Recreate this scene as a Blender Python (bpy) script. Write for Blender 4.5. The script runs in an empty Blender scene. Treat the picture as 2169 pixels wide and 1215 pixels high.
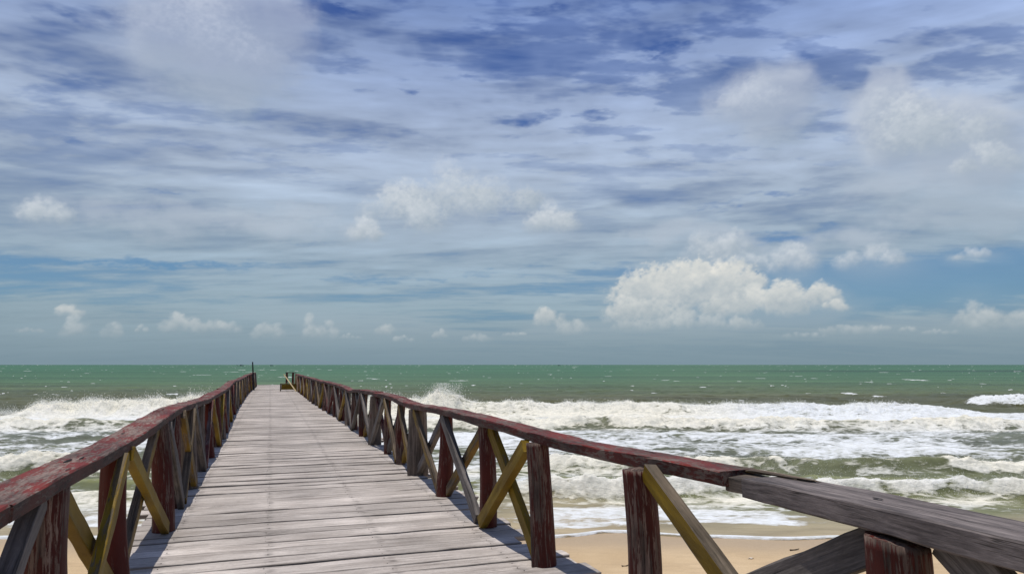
import bpy, math, random
import numpy as np
R = math.radians
random.seed(7)
C = bpy.context.scene.collection
scene = bpy.context.scene

# ------------------------------------------------------------------ pier axes
AL = R(19.4)
PD = np.array([-math.sin(AL), math.cos(AL), 0.0])   # along the pier, seaward
PN = np.array([math.cos(AL), math.sin(AL), 0.0])    # across the pier, to the right
ZUP = np.array([0, 0, 1.0])
def P(s, t, z): return PD * s + PN * t + ZUP * z
def lt(s): return float(np.interp(s, [0, 15, 25, 38, 55], [-.88, -.88, -1.04, -1.08, -.85]))
def rt(s): return float(np.interp(s, [0, 10, 20, 27, 40, 55], [2.0, 1.95, 1.86, 1.68, 1.56, 1.62]))
def zl(s): return float(np.interp(s, [0, 3.6, 4.4, 5, 5.8, 6.9, 8.4, 9.8, 12, 14.3, 18.4, 22, 27, 32, 44, 55], [1.0, 1.0, .985, .98, 1.0, 1.035, 1.05, 1.02, .97, .98, .94, 1.0, .95, .93, .97, .95]))
def zr(s): return float(np.interp(s, [0, 2.2, 3.5, 4.0, 4.6, 5.2, 5.8, 6.5, 7.7, 8.8, 9.8, 11.3, 13.3, 16, 16.9, 18.6, 26, 41, 55], [1.02, 1.01, .98, .965, .955, .97, .995, 1.0, 1.0, .975, .955, 1.0, .98, .94, .88, .93, .95, .93, .93]))

# ------------------------------------------------------------------ numpy noise
_T = {}
def _tab(s):
    s = int(s)
    if s not in _T: _T[s] = np.random.default_rng(s * 7919 + 13).random(512 * 512).astype(np.float32)
    return _T[s]
def vn(x, y, s=0):
    T = _tab(s)
    x, y = np.broadcast_arrays(np.asarray(x, float), np.asarray(y, float))
    ix = np.floor(x); iy = np.floor(y); fx = (x - ix).astype(np.float32); fy = (y - iy).astype(np.float32)
    fx = fx * fx * (3 - 2 * fx); fy = fy * fy * (3 - 2 * fy)
    ix = ix.astype(np.int32) & 511; iy = iy.astype(np.int32) & 511
    jx = (ix + 1) & 511; ry = iy << 9; jy = ((iy + 1) & 511) << 9
    a = T[ry + ix]; b = T[ry + jx]; c = T[jy + ix]; d = T[jy + jx]
    a = a + (b - a) * fx; c = c + (d - c) * fx
    return a + (c - a) * fy
def fbm(x, y, s=0, o=4, g=.5):
    r = 0; a = 1; t = 0
    for i in range(o):
        r = r + a * vn(x * 2 ** i + 17.3 * i, y * 2 ** i + 5.1 * i, s + i * 31); t += a; a *= g
    return r / t
def sst(a, b, x):
    t = np.clip((x - a) / (b - a), 0, 1); return t * t * (3 - 2 * t)

# ------------------------------------------------------------------ node helpers
class NB:
    def __init__(s, nt): s.nt = nt
    def n(s, typ, **kw):
        nd = s.nt.nodes.new(typ)
        for k, v in kw.items(): setattr(nd, k, v)
        return nd
    def put(s, sock, v):
        if isinstance(v, bpy.types.NodeSocket): s.nt.links.new(v, sock)
        elif v is not None: sock.default_value = v
    def m(s, op, a, b=None, c=None, clamp=False):
        nd = s.n('ShaderNodeMath', operation=op); nd.use_clamp = clamp
        s.put(nd.inputs[0], a); s.put(nd.inputs[1], b); s.put(nd.inputs[2], c)
        return nd.outputs[0]
    def v(s, op, a, b=None):
        nd = s.n('ShaderNodeVectorMath', operation=op)
        s.put(nd.inputs[0], a); s.put(nd.inputs[1], b)
        return nd.outputs['Value'] if op in ('LENGTH', 'DOT_PRODUCT', 'DISTANCE') else nd.outputs[0]
    def sep(s, a): nd = s.n('ShaderNodeSeparateXYZ'); s.put(nd.inputs[0], a); return nd.outputs
    def com(s, x, y, z=0.0):
        nd = s.n('ShaderNodeCombineXYZ'); s.put(nd.inputs[0], x); s.put(nd.inputs[1], y); s.put(nd.inputs[2], z); return nd.outputs[0]
    def noise(s, vec, scale=1.0, detail=4.0, rough=.5, dist=0.0):
        nd = s.n('ShaderNodeTexNoise'); s.put(nd.inputs['Vector'], vec); s.put(nd.inputs['Scale'], scale)
        nd.inputs['Detail'].default_value = detail; nd.inputs['Roughness'].default_value = rough; nd.inputs['Distortion'].default_value = dist
        return nd.outputs[0]
    def ss(s, x, a, b, lo=0.0, hi=1.0):
        nd = s.n('ShaderNodeMapRange', interpolation_type='SMOOTHSTEP')
        s.put(nd.inputs[0], x); s.put(nd.inputs[1], a); s.put(nd.inputs[2], b); s.put(nd.inputs[3], lo); s.put(nd.inputs[4], hi)
        return nd.outputs[0]
    def mix(s, f, a, b, mode='MIX'):
        nd = s.n('ShaderNodeMix', data_type='RGBA', blend_type=mode)
        s.put(nd.inputs[0], f); s.put(nd.inputs[6], a); s.put(nd.inputs[7], b); return nd.outputs[2]
    def attr(s, name, out='Fac'):
        return s.n('ShaderNodeAttribute', attribute_name=name).outputs[out]
def lin(r, g, b):
    f = lambda c: (c / 255 / 12.92) if c / 255 <= .04045 else ((c / 255 + .055) / 1.055) ** 2.4
    return (f(r), f(g), f(b), 1.0)
def newmat(name):
    m = bpy.data.materials.new(name); m.use_nodes = True; m.node_tree.nodes.clear()
    return m, NB(m.node_tree)
def finish(b, col, rough, bump=None, bstr=.3, bdist=.01, spec=.3, ior=1.45):
    p = b.n('ShaderNodeBsdfPrincipled'); b.put(p.inputs['Base Color'], col); b.put(p.inputs['Roughness'], rough)
    b.put(p.inputs['Specular IOR Level'], spec); p.inputs['IOR'].default_value = ior
    if bump is not None:
        bn = b.n('ShaderNodeBump'); bn.inputs['Strength'].default_value = bstr; bn.inputs['Distance'].default_value = bdist
        b.put(bn.inputs['Height'], bump); b.nt.links.new(bn.outputs[0], p.inputs['Normal'])
    o = b.n('ShaderNodeOutputMaterial'); b.nt.links.new(p.outputs[0], o.inputs[0])
    return p

# ------------------------------------------------------------------ wood materials
def wood(name, dark, light, paint=None, amount=0.0, topwear=0.0, cs=1.0, deck=False, fine_peel=False, top_bright=0.0, gx=2.0):
    m, b = newmat(name)
    lc = b.attr('lc', 'Vector'); rnd = b.attr('rnd')
    off = b.m('MULTIPLY', rnd, 61.7)
    x, y, z = b.sep(lc)
    def vec(sx, sy):
        return b.com(b.m('MULTIPLY_ADD', x, sx, off), b.m('MULTIPLY_ADD', y, sy, off), b.m('MULTIPLY', z, sy))
    g = b.noise(vec(gx * cs, 55), 1, 6, .62, .25)
    g2 = b.noise(vec(1.0 * cs, 16), 1, 4, .55, .3)
    pt = b.noise(vec(1.6, 3.2), 1, 5, .6, .2)
    fine = b.noise(vec(28, 160), 1, 3, .7)
    f = b.m('ADD', b.m('MULTIPLY', g, .45), b.m('ADD', b.m('MULTIPLY', g2, .3), b.m('MULTIPLY', pt, .38)))
    f = b.ss(f, .40, .74)
    col = b.mix(f, dark, light)
    col = b.mix(1.0, col, b.n_gray(b.m('MULTIPLY_ADD', rnd, .26, .86)), 'MULTIPLY')
    fs = b.ss(fine, .3, .75, .80, 1.12)
    col = b.mix(1.0, col, b.n_gray(fs), 'MULTIPLY')
    cr = b.noise(vec(.9 * cs, 42), 1, 3, .5, .15)
    crk = b.ss(b.m('ABSOLUTE', b.m('SUBTRACT', cr, .5)), .0, .016, 1, 0)
    where = b.ss(b.noise(vec(1.1, 5), 1.3, 2), .5, .62)
    crk = b.m('MULTIPLY', crk, where)
    col = b.mix(b.m('MULTIPLY', crk, .75), col, (dark[0] * .2, dark[1] * .2, dark[2] * .2, 1))
    h = b.m('SUBTRACT', b.m('ADD', b.m('MULTIPLY', g, .6), b.m('MULTIPLY', fine, .15)), b.m('MULTIPLY', crk, .8))
    rough = .78
    if deck:
        ed = b.attr('ed'); en = b.noise(vec(1.6, 9), 1, 4, .6)
        dk_ = b.ss(b.m('ADD', ed, b.m('MULTIPLY', b.m('SUBTRACT', en, .5), .5)), .84, 1.04)
        col = b.mix(b.m('MULTIPLY', dk_, .62), col, (.06, .05, .044, 1))
    if deck:   # rusty stains around the two nail rows and worn pale middle
        q = b.noise(vec(3.2, 26), 1, 4, .6)
        for row in (.06, .95, -.72, 1.82):
            wob = b.m('MULTIPLY_ADD', b.noise(b.com(off, 3.1, row), 1, 1), .12, row - .06)
            dd = b.m('ABSOLUTE', b.m('SUBTRACT', x, wob))
            st = b.m('MULTIPLY', b.ss(dd, .0, .055, 1, 0), b.ss(q, .47, .60))
            col = b.mix(b.m('MULTIPLY', st, .42), col, (.035, .028, .024, 1))
        big = b.noise(b.n('ShaderNodeTexCoord').outputs['Object'], .9, 3, .5)
        col = b.mix(1.0, col, b.n_gray(b.ss(big, .3, .7, .82, 1.1)), 'MULTIPLY')
    if paint:
        fp = 13.0 if top_bright else 5.0
        pn = b.noise(vec(fp, 60) if fine_peel else vec(3.2, 26), 1, 8, .72, .25)
        pn2 = b.noise(vec(2.4, 10), 1, 4, .55) if top_bright else b.noise(vec(1.5, 4), 1, 3, .5)
        s = b.m('ADD', b.m('MULTIPLY', pn, .62), b.m('MULTIPLY', pn2, .38))
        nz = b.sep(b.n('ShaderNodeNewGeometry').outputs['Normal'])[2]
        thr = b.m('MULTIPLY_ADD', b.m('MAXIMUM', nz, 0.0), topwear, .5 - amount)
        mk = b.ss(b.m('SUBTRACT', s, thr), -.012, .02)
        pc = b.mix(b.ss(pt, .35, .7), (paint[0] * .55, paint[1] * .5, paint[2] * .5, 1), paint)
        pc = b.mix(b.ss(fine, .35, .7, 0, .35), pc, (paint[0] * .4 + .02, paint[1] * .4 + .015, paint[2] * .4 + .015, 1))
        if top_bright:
            tb = b.ss(nz, .3, .8, .36, 1.0)  # shade of the upright faces put into the colour, top left bright
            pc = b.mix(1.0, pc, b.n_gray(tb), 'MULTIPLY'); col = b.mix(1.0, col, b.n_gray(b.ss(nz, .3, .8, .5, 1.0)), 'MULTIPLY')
        col = b.mix(mk, col, pc)
        h = b.m('ADD', h, b.m('MULTIPLY', mk, .35))
        rough = b.m('MULTIPLY_ADD', mk, -.2, .8)
    finish(b, col, rough, h, .55, .006, .25)
    return m
def _ng(self, v):
    nd = self.n('ShaderNodeCombineColor')
    for i in range(3): self.put(nd.inputs[i], v)
    return nd.outputs[0]
NB.n_gray = _ng

M = {}
M['deck'] = wood('sun_bleached_deck_wood', (.31, .268, .235, 1), (.64, .575, .52, 1), deck=True)
M['red_post'] = wood('peeling_dark_red_paint_on_log', (.035, .024, .020, 1), (.27, .185, .145, 1), (.088, .011, .006, 1), .04, .1, .8, fine_peel=True)
M['bare_post'] = wood('bare_weathered_log', (.045, .034, .028, 1), (.24, .19, .155, 1), (.09, .012, .01, 1), -.10, 0, 1.2)
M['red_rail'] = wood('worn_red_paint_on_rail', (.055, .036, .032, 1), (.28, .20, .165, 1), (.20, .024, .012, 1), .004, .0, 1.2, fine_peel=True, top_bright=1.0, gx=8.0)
M['grey_rail'] = wood('grey_rail_wood', (.06, .05, .048, 1), (.27, .228, .212, 1), gx=6.0)
M['grey_wood'] = wood('grey_brace_wood', (.04, .035, .033, 1), (.20, .175, .16, 1))
M['brown_wood'] = wood('brown_brace_wood', (.045, .032, .022, 1), (.23, .175, .12, 1), (.24, .15, .02, 1), .03, .2)
M['yellow_wood'] = wood('peeling_yellow_paint_on_brace', (.045, .035, .022, 1), (.22, .17, .10, 1), (.24, .155, .006, 1), .15, .16)
M['yellow_side'] = wood('half_bare_yellow_brace', (.045, .035, .022, 1), (.24, .19, .14, 1), (.24, .155, .006, 1), .17, .42)
M['red_brace'] = wood('peeling_red_paint_on_brace', (.05, .03, .026, 1), (.2, .15, .13, 1), (.11, .012, .010, 1), .02)
M['pale_wood'] = wood('pale_new_wood', (.3, .22, .11, 1), (.62, .5, .3, 1))
M['under_wood'] = wood('dark_under_wood', (.03, .025, .02, 1), (.14, .11, .09, 1))
def plain(name, col, rough=.6, spec=.3, nscale=30, amt=.3):
    m, b = newmat(name)
    n = b.noise(b.n('ShaderNodeTexCoord').outputs['Object'], nscale, 4, .6)
    c = b.mix(b.ss(n, .3, .7, 0, amt), col, (col[0] * .4, col[1] * .4, col[2] * .4, 1))
    finish(b, c, rough, n, .2, .004, spec); return m
M['iron'] = plain('rusty_iron', (.03, .022, .018, 1), .7)
M['dark_pole'] = plain('dark_painted_pole', (.015, .016, .02, 1), .6)
M['shell'] = plain('shell_white', (.7, .62, .52, 1), .5)
M['twig'] = plain('wet_twig', (.05, .035, .025, 1), .8)
M['hull_blue'] = plain('faded_blue_hull', (.03, .06, .09, 1), .6)
M['hull_dark'] = plain('dark_hull', (.03, .035, .04, 1), .6)
M['cabin'] = plain('dull_cabin', (.10, .11, .12, 1), .6)

# ------------------------------------------------------------------ mesh helpers
def mkobj(name, V, F, mats, parent=None, lc=None, rnd=None, smooth=False, fmat=None, ed=None):
    me = bpy.data.meshes.new(name)
    me.from_pydata([tuple(map(float, v)) for v in V], [], F)
    for mt in (mats if isinstance(mats, list) else [mats]): me.materials.append(mt)
    if lc is not None:
        a = me.attributes.new('lc', 'FLOAT_VECTOR', 'POINT'); a.data.foreach_set('vector', np.array(lc, dtype=np.float32).ravel())
    if rnd is not None:
        a = me.attributes.new('rnd', 'FLOAT', 'POINT')
        a.data.foreach_set('value', np.array(rnd if hasattr(rnd, '__len__') else [rnd] * len(V), dtype=np.float32))
    if fmat is not None: me.polygons.foreach_set('material_index', fmat)
    if smooth: me.polygons.foreach_set('use_smooth', [True] * len(F))
    if ed is not None:
        a = me.attributes.new('ed', 'FLOAT', 'POINT'); a.data.foreach_set('value', np.array(ed, dtype=np.float32))
    me.update()
    o = bpy.data.objects.new(name, me); C.objects.link(o)
    if parent is not None: o.parent = parent
    return o
def tag(o, label=None, cat=None, group=None, kind=None):
    if label: o['label'] = label
    if cat: o['category'] = cat
    if group: o['group'] = group
    if kind: o['kind'] = kind
    return o
def empty(name, loc=(0, 0, 0)):
    o = bpy.data.objects.new(name, None); C.objects.link(o); o.location = tuple(map(float, loc)); o.empty_display_size = .3
    return o
class Geo:
    """collects boards and logs in world coordinates; build() subtracts the parent's location"""
    def __init__(s): s.V = []; s.F = []; s.L = []; s.R = []; s.M = []; s.E = []
    def add(s, V, F, L, r, mi=0, ed=None):
        s.E += list(ed) if ed is not None else [0.0] * len(V)
        k = len(s.V); s.V += list(V); s.F += [tuple(i + k for i in f) for f in F]; s.L += list(L); s.R += [r] * len(V); s.M += [mi] * len(F)
    def build(s, name, mat, parent=None, smooth=False):
        off = np.array(parent.location) if parent is not None else np.zeros(3)
        return mkobj(name, [v - off for v in s.V], s.F, mat, parent, s.L, s.R, smooth, s.M if any(s.M) else None, s.E)
def beam(geo, pts, w, th, up=ZUP, seg=None, jit=.003, cham=.006, rnd=None, l0=0.0, chip=0.0, mi=0, endjit=.01, twist=0.0):
    """board along a polyline of centre points; section w (sideways) x th (along up)"""
    rnd = random.random() if rnd is None else rnd
    pts = [np.array(p, float) for p in pts]
    seglen = [np.linalg.norm(pts[i + 1] - pts[i]) for i in range(len(pts) - 1)]
    cum = np.concatenate([[0], np.cumsum(seglen)]); tot = cum[-1]
    n = seg or max(2, int(tot / .12))
    ss_ = np.linspace(0, tot, n + 1)
    arr = np.array(pts)
    cen = np.stack([np.interp(ss_, cum, arr[:, k]) for k in range(3)], 1)
    if len(pts) > 2 and n > 6:      # soften the bends
        for _ in range(2):
            cen[1:-1] = (cen[:-2] + 2 * cen[1:-1] + cen[2:]) / 4
    tg = np.gradient(cen, axis=0); tg /= np.linalg.norm(tg, axis=1)[:, None]
    side = np.cross(tg, up); side /= np.linalg.norm(side, axis=1)[:, None]
    u = np.cross(side, tg)
    if twist:
        a = np.linspace(-twist, twist, n + 1)[:, None]
        side, u = side * np.cos(a) + u * np.sin(a), u * np.cos(a) - side * np.sin(a)
    hw, ht, c = w / 2, th / 2, min(cham, w * .2, th * .3)
    prof = [(-hw + c, -ht), (-hw * .33, -ht), (hw * .33, -ht), (hw - c, -ht), (hw, -ht + c), (hw, ht - c), (hw - c, ht), (hw * .33, ht), (-hw * .33, ht), (-hw + c, ht), (-hw, ht - c), (-hw, -ht + c)]
    m = len(prof); sd = int(rnd * 1e5)
    jj = np.arange(m)
    A = np.array([q[0] for q in prof])[None].repeat(n + 1, 0); B = np.array([q[1] for q in prof])[None].repeat(n + 1, 0)
    A0, B0 = A.copy(), B.copy()
    S2 = ss_[:, None].repeat(m, 1); J2 = jj[None].repeat(n + 1, 0)
    if chip:
        q = vn(S2 * 7, J2 // 3 * 3.7, sd + 9); k = np.maximum(0, q - .72) * chip * 6
        k = np.where(np.abs(A0) > hw * .8, k, 0)
        A = A - np.sign(A) * k * .6; B = np.where(np.abs(B) > ht * .3, B - np.sign(B) * k * .35, B)
    A = A + (vn(S2 * 5, J2 * .9, sd) - .5) * 2 * jit; B = B + (vn(S2 * 4, J2 * .9, sd + 5) - .5) * 2 * jit
    E = np.zeros_like(A)
    E[0] = (vn(jj * .8, jj * 0, sd + 3) - .5) * 2 * endjit; E[n] = (vn(jj * .8, jj * 0 + n, sd + 3) - .5) * 2 * endjit
    VV = cen[:, None] + side[:, None] * A[..., None] + u[:, None] * B[..., None] + tg[:, None] * E[..., None]
    V = list(VV.reshape(-1, 3)); L = list(zip((l0 + S2).ravel(), A0.ravel(), B0.ravel()))
    F = []
    for i in range(n):
        for j in range(m):
            j2 = (j + 1) % m
            F.append((i * m + j, (i + 1) * m + j, (i + 1) * m + j2, i * m + j2))
    F.append(tuple(range(m))); F.append(tuple(n * m + j for j in reversed(range(m))))
    geo.add(V, F, L, rnd, mi, (np.abs(A0) / hw).ravel())
def log(geo, p0, p1, r0, r1, sides=22, rings=14, gnarl=.06, groove=.035, rnd=None, squash=1.0, topcut=.0):
    rnd = random.random() if rnd is None else rnd; sd = int(rnd * 1e5)
    p0 = np.array(p0, float); p1 = np.array(p1, float); ax = p1 - p0; Ln = np.linalg.norm(ax); ax /= Ln
    a = np.cross(ax, [0.3, 1, 0.1]); a /= np.linalg.norm(a); b = np.cross(ax, a)
    ang = np.arange(sides) * 2 * math.pi / sides
    V = []; L = []
    tj = vn(np.arange(sides) * .7, np.full(sides, 2.0), sd)
    bend = (np.array([random.uniform(-1, 1), random.uniform(-1, 1)])) * .02
    for i in range(rings + 1):
        f = i / rings; z = f * Ln; r = r0 + (r1 - r0) * f
        g = fbm(np.cos(ang) * 1.3 + 5, np.sin(ang) * 1.3 + z * 2.2, sd, 3) - .5
        gv = vn(ang * sides / 6.3 * .55, np.full(sides, z * 1.1), sd + 7) - .5
        rr = r * (1 + g * 2 * gnarl + gv * 2 * groove)
        bx = bend * math.sin(f * math.pi)
        for k in range(sides):
            zz = z
            if i == rings: zz += topcut * math.cos(ang[k]) + .008 * (tj[k] - .5)
            V.append(p0 + ax * zz + a * (rr[k] * math.cos(ang[k]) * squash + bx[0]) + b * (rr[k] * math.sin(ang[k]) + bx[1]))
            L.append((z, r * math.cos(ang[k]) * 1.0, r * math.sin(ang[k])))
    F = [(i * sides + k, i * sides + (k + 1) % sides, (i + 1) * sides + (k + 1) % sides, (i + 1) * sides + k) for i in range(rings) for k in range(sides)]
    # top: inner ring + centre
    k0 = len(V); top = V[rings * sides:(rings + 1) * sides]; cen = sum(top) / sides
    V.append(cen + ax * .004); L.append((0, 0, 0))
    F += [(rings * sides + k, rings * sides + (k + 1) % sides, k0) for k in range(sides)]
    geo.add(V, F, L, rnd)

# ================================================================== BEACH
def beach_z(y): return np.where(y < 12.3, -1.5 + (12.3 - y) * .033, np.maximum(-1.5 - (y - 12.3) * .04, -4.5))
ys = np.concatenate([-np.geomspace(3, 400, 14)[::-1], np.linspace(-2, 5, 15), np.linspace(5.2, 14, 90), np.geomspace(14.5, 30000, 30)])
xs = np.concatenate([-np.geomspace(16, 30000, 22)[::-1], np.linspace(-15, 15, 241), np.geomspace(16, 30000, 22)])
X, Y = np.meshgrid(xs, ys)
Z = beach_z(Y) + (fbm(X * .35, Y * .6, 3, 3) - .5) * .03 * sst(14, 9, Y) + (fbm(X * 2.2, Y * 3, 8, 3) - .5) * .006 * sst(14, 9, Y)
Z = np.where(Y < -20, Z + (-Y - 20) * .01, Z)
nx, ny = len(xs), len(ys)
V = np.stack([X.ravel(), Y.ravel(), Z.ravel()], 1)
F = [(j * nx + i, j * nx + i + 1, (j + 1) * nx + i + 1, (j + 1) * nx + i) for j in range(ny - 1) for i in range(nx - 1)]
m, b = newmat('beach_sand')
pos = b.n('ShaderNodeNewGeometry').outputs['Position']; px_, py_, pz_ = b.sep(pos)
wv = b.m('ADD', py_, b.m('MULTIPLY', b.noise(b.com(b.m('MULTIPLY', px_, .35), 0.0), 1, 3), 1.6))
wet = b.ss(wv, 11.6, 13.0)
n1 = b.noise(pos, .9, 5, .55); n2 = b.noise(pos, 60, 4, .7); n3 = b.noise(b.v('MULTIPLY', pos, (1, 3.5, 1)), 2.2, 4, .6)
c = b.mix(b.ss(n1, .3, .7), (.50, .365, .215, 1), (.60, .45, .275, 1))
c = b.mix(b.ss(n3, .45, .7, 0, .35), c, (.40, .29, .18, 1))
c = b.mix(wet, c, (.42, .315, .20, 1))
c = b.mix(1.0, c, b.n_gray(b.ss(n2, .25, .75, .86, 1.1)), 'MULTIPLY')
spk = b.noise(pos, 22, 2, .5)
c = b.mix(b.ss(spk, .80, .83, 0, .15), c, (.13, .09, .06, 1))
finish(b, c, b.ss(wet, 0, 1, .9, .5), b.m('ADD', b.m('MULTIPLY', n2, .3), n3), .5, .012, .25)
tag(mkobj('beach', V, F, m, smooth=True), kind='structure')

# ================================================================== SEA
def rowsets():
    def dens(Y):
        q = 1.0 + 1.6 * np.exp(-((Y - 41.2) / 2.2) ** 2) + 1.2 * np.exp(-((Y - 32.6) / 1.4) ** 2) + .9 * np.exp(-((Y - 19.4) / .8) ** 2) + .7 * np.exp(-((Y - 15.6) / .5) ** 2) + .6 * np.exp(-((Y - 12.5) / .4) ** 2)
        return q
    Yf = 1 / np.linspace(1 / 11.4, 1 / 420, 20000)
    w = dens(Yf); cw = np.cumsum(w); cw = (cw - cw[0]) / (cw[-1] - cw[0])
    near = np.interp(np.linspace(0, 1, 820), cw, Yf)
    far = 1 / np.linspace(1 / 425, 1 / 32000, 26)
    return np.concatenate([near, far])
YR = rowsets()
tx = np.concatenate([-np.linspace(3.2, .84, 30)[:-1], np.linspace(-.84, .84, 1060), np.linspace(.84, 3.2, 30)[1:]])
Yg, Tg = np.meshgrid(YR, tx, indexing='ij')
Xg = Tg * Yg
def edgeY(x):
    return 12.28 + (fbm(x * .5, x * 0 + 2.0, 91, 3) - .5) * .5 + .35 * np.exp(-((x - 1.7) / .9) ** 2) - .12 * np.exp(-((x - 1.0) / .6) ** 2) + .1 * np.sin(x * .8)
eY = edgeY(Xg)
fade = sst(160, 60, Yg)
# --- open chop
swell = np.sin(Yg * .62 + (fbm(Xg * .03, Yg * .05, 1, 2) - .5) * 9) * .10 * sst(36, 60, Yg)
chopN = fbm(Xg * .55, Yg * .9, 11, 5, .55) - .5
chop2 = fbm(Xg * 2.1 + 7, Yg * 2.9, 12, 3, .55) - .5
ridge = 1 - np.abs(fbm(Xg * .42, Yg * .75, 13, 4) - .5) * 4
deep = sst(13.0, 18, Yg)
h = (chopN * .30 + chop2 * .075 + ridge * .07) * (.15 + .85 * deep) + swell
h = h * sst(12.5, 15, Yg) * (.25 + .75 * fade)
foam = np.zeros_like(h); face = np.zeros_like(h)
# lacy residual foam by zone
lace = np.interp(Yg, [11, 12.6, 13.0, 14.0, 14.8, 15.6, 16.2, 18.4, 19, 20.5, 23, 26, 29, 31, 33.5, 36, 40, 42.5, 43.3, 46], [.10, .12, .22, .36, .52, .50, .42, .42, .50, .55, .52, .56, .56, .52, .58, .66, .74, .56, .05, 0])
lf = fbm(Xg * .16, Yg * .32, 41, 3); lf2 = fbm(Xg * .5, Yg * .9, 42, 3)
lace = lace + (lf - .5) * .7 * (lace > .01) + (lf2 - .5) * .45 * (lace > .01)
lace = np.where(Yg > 35.5, np.maximum(lace, .66 * sst(44, 42.5, Yg)), lace) * (1 - (1 - sst(-30.2, -28.8, Xg)) * sst(35.5, 36.5, Yg))
foam = np.maximum(foam, np.clip(lace, 0, .84) * sst(45, 43, Yg))
def breaker(yc, H, Lf, Lb, foamw, seed, hole=.25, facew=0.0, rough=.35, fk=.3):
    """a line of breaking water: steep front to the shore, long back to the sea"""
    global h, foam, face
    d = Yg - yc
    wob = (fbm(Xg * .7, Yg * 0 + seed, seed, 4) - .5)
    d = d + wob * Lf * 1.6
    prof = np.where(d > 0, np.exp(-(d / Lb) ** 2), np.exp(-(np.abs(d) / Lf) ** 2.2))
    Hh = H * (.78 + .5 * fbm(Xg * .9, Yg * 0 + seed + 3, seed + 1, 4) * 1.0)
    brk = fbm(Xg * .28, Yg * 0 + 9.1 + seed, seed + 2, 3)
    hol = sst(hole, hole + .08, brk) if hole > 0 else np.ones_like(brk)
    fm = np.where(d > 0, np.exp(-(d / (Lb * .35)) ** 2), np.exp(-(np.abs(d) / foamw) ** 4)) * hol * sst(.05, .2, H + 0 * d)
    turb = (fbm(Xg * 2.6, Yg * 3.2, seed + 5, 5, .62) - .42)
    bump = 1 - np.abs(fbm(Xg * 1.6, Yg * 1.9, seed + 6, 4) - .5) * 3.2
    h = h * (1 - .6 * prof * sst(.05, .2, H + 0 * d)) + prof * Hh + (turb * rough + bump * rough * .25) * fm * Hh * 1.3
    foam = np.maximum(foam, fm * (0.76 + 1.1 * turb))
    face = np.maximum(face, fk * prof * (1 - hol) * sst(.05, .2, H + 0 * d) * sst(-Lf * 1.6, -.1, d) * sst(Lb * .6, 0, d))
    if facew: face = np.maximum(face, facew * prof * sst(.35, .9, prof) * (1 - sst(.2, .6, fm)))
xx = Xg
HA = .80 * (.95 + .42 * np.exp(-((xx + 4.2) / .55) ** 2) + .3 * np.exp(-((xx + 3.3) / .5) ** 2)) * sst(-29.6, -27.9, xx) * (.66 + .44 * sst(-30, -20, xx)) * (1 - .32 * sst(-4, 2, xx)) * (1 - .18 * sst(10, 12, xx) + .14 * sst(13, 17, xx)) * (1 - sst(24.5, 29.5, xx))
breaker(41.6 + .9 * np.sin(xx * .11 + 1), HA, .95, 3.0, 2.0, 101, .22, 0, .45, fk=.6)
breaker(50.5, .62 * sst(32.5, 35, xx), 1.1, 3.2, 1.6, 131, .30, 0, .4)
HB = .42 + 0 * xx
breaker(32.7 + .5 * np.sin(xx * .16 + 2), HB, .6, 1.6, 1.0, 151, .38, 0, .6)
HC = .36 * sst(.2, 1.2, xx) * (1 - .35 * sst(12.0, 14, xx)) + .42 * (1 - sst(-12.5, -10.5, xx))
breaker(19.5 + .25 * np.sin(xx * .5), HC, .38, .85, .5, 171, .25, .1, .55, fk=.1)
HD = .34 * sst(-1.5, .8, xx) + .16 * (1 - sst(-4, -2, xx))
breaker(15.75 + .30 * np.sin(xx * .33 + .5) + .05 * xx * sst(4, 9, xx), HD, .24, .62, .34, 191, .24, .8, .55, fk=.8)
breaker(23.8 + .6 * np.sin(xx * .3), .14 + 0 * xx, .5, 1.4, .4, 211, .52, 0, .5)
breaker(28.3 + .5 * np.sin(xx * .25 + 1), .13 + 0 * xx, .5, 1.4, .4, 231, .52, 0, .5)
breaker(17.5 + .3 * np.sin(xx * .9), .12 + 0 * xx, .22, .6, .2, 251, .5, .6, .5)
# foamy swash in front of the last breaker
sw = sst(12.75, 13.2, Yg + (fbm(Xg * .6, Yg * .6, 77, 3) - .5) * 1.4) * sst(15.4, 14.6, Yg) * sst(-.2, .6, xx) * (1 - .65 * sst(5.0, 6.2, xx))
foam = np.maximum(foam, sw * (.50 + .25 * fbm(Xg * .8, Yg * 1.2, 78, 3)))
foam = np.maximum(foam, .55 * sst(12.9, 13.3, Yg) * sst(15, 14, Yg) * (1 - sst(-6, -4, xx)))
# whitecaps out at sea
wc = np.zeros_like(h)
for sx, sy, sd, thr in ((.20, .12, 61, .80), (.075, .045, 62, .82), (.55, .30, 63, .80)):
    q = fbm(Xg * sx, Yg * sy, sd, 3, .6)
    wc = np.maximum(wc, sst(thr, thr + .05, q))
wc = wc * sst(44, 50, Yg)
foam = np.maximum(foam, wc * .72)
h = h + wc * .10 * sst(300, 80, Yg)
# shore line: thin film that ends on the sand
bz = beach_z(Yg) + .0
shallow = sst(14.9, 12.9, Yg)
zsea = -1.5 + h
film = bz + .018 + (fbm(Xg * .35, Yg * .6, 3, 3) - .5) * .03 * sst(14, 9, Yg)
k = sst(13.6, 12.4, Yg)
zsea = zsea * (1 - k) + film * k
dE = Yg - eY
lip = np.exp(-((dE - .06) / .055) ** 2) * .028
zsea = zsea + lip - sst(.02, -.10, dE) * .14
edge_f = np.exp(-((dE - .07) / (.06 + .05 * vn(Xg * 1.3, Xg * 0, 5))) ** 2)
foam = np.maximum(foam, edge_f * 1.05 * (dE > -.1))
foam = np.where(dE < -.1, 0, foam)
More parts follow.
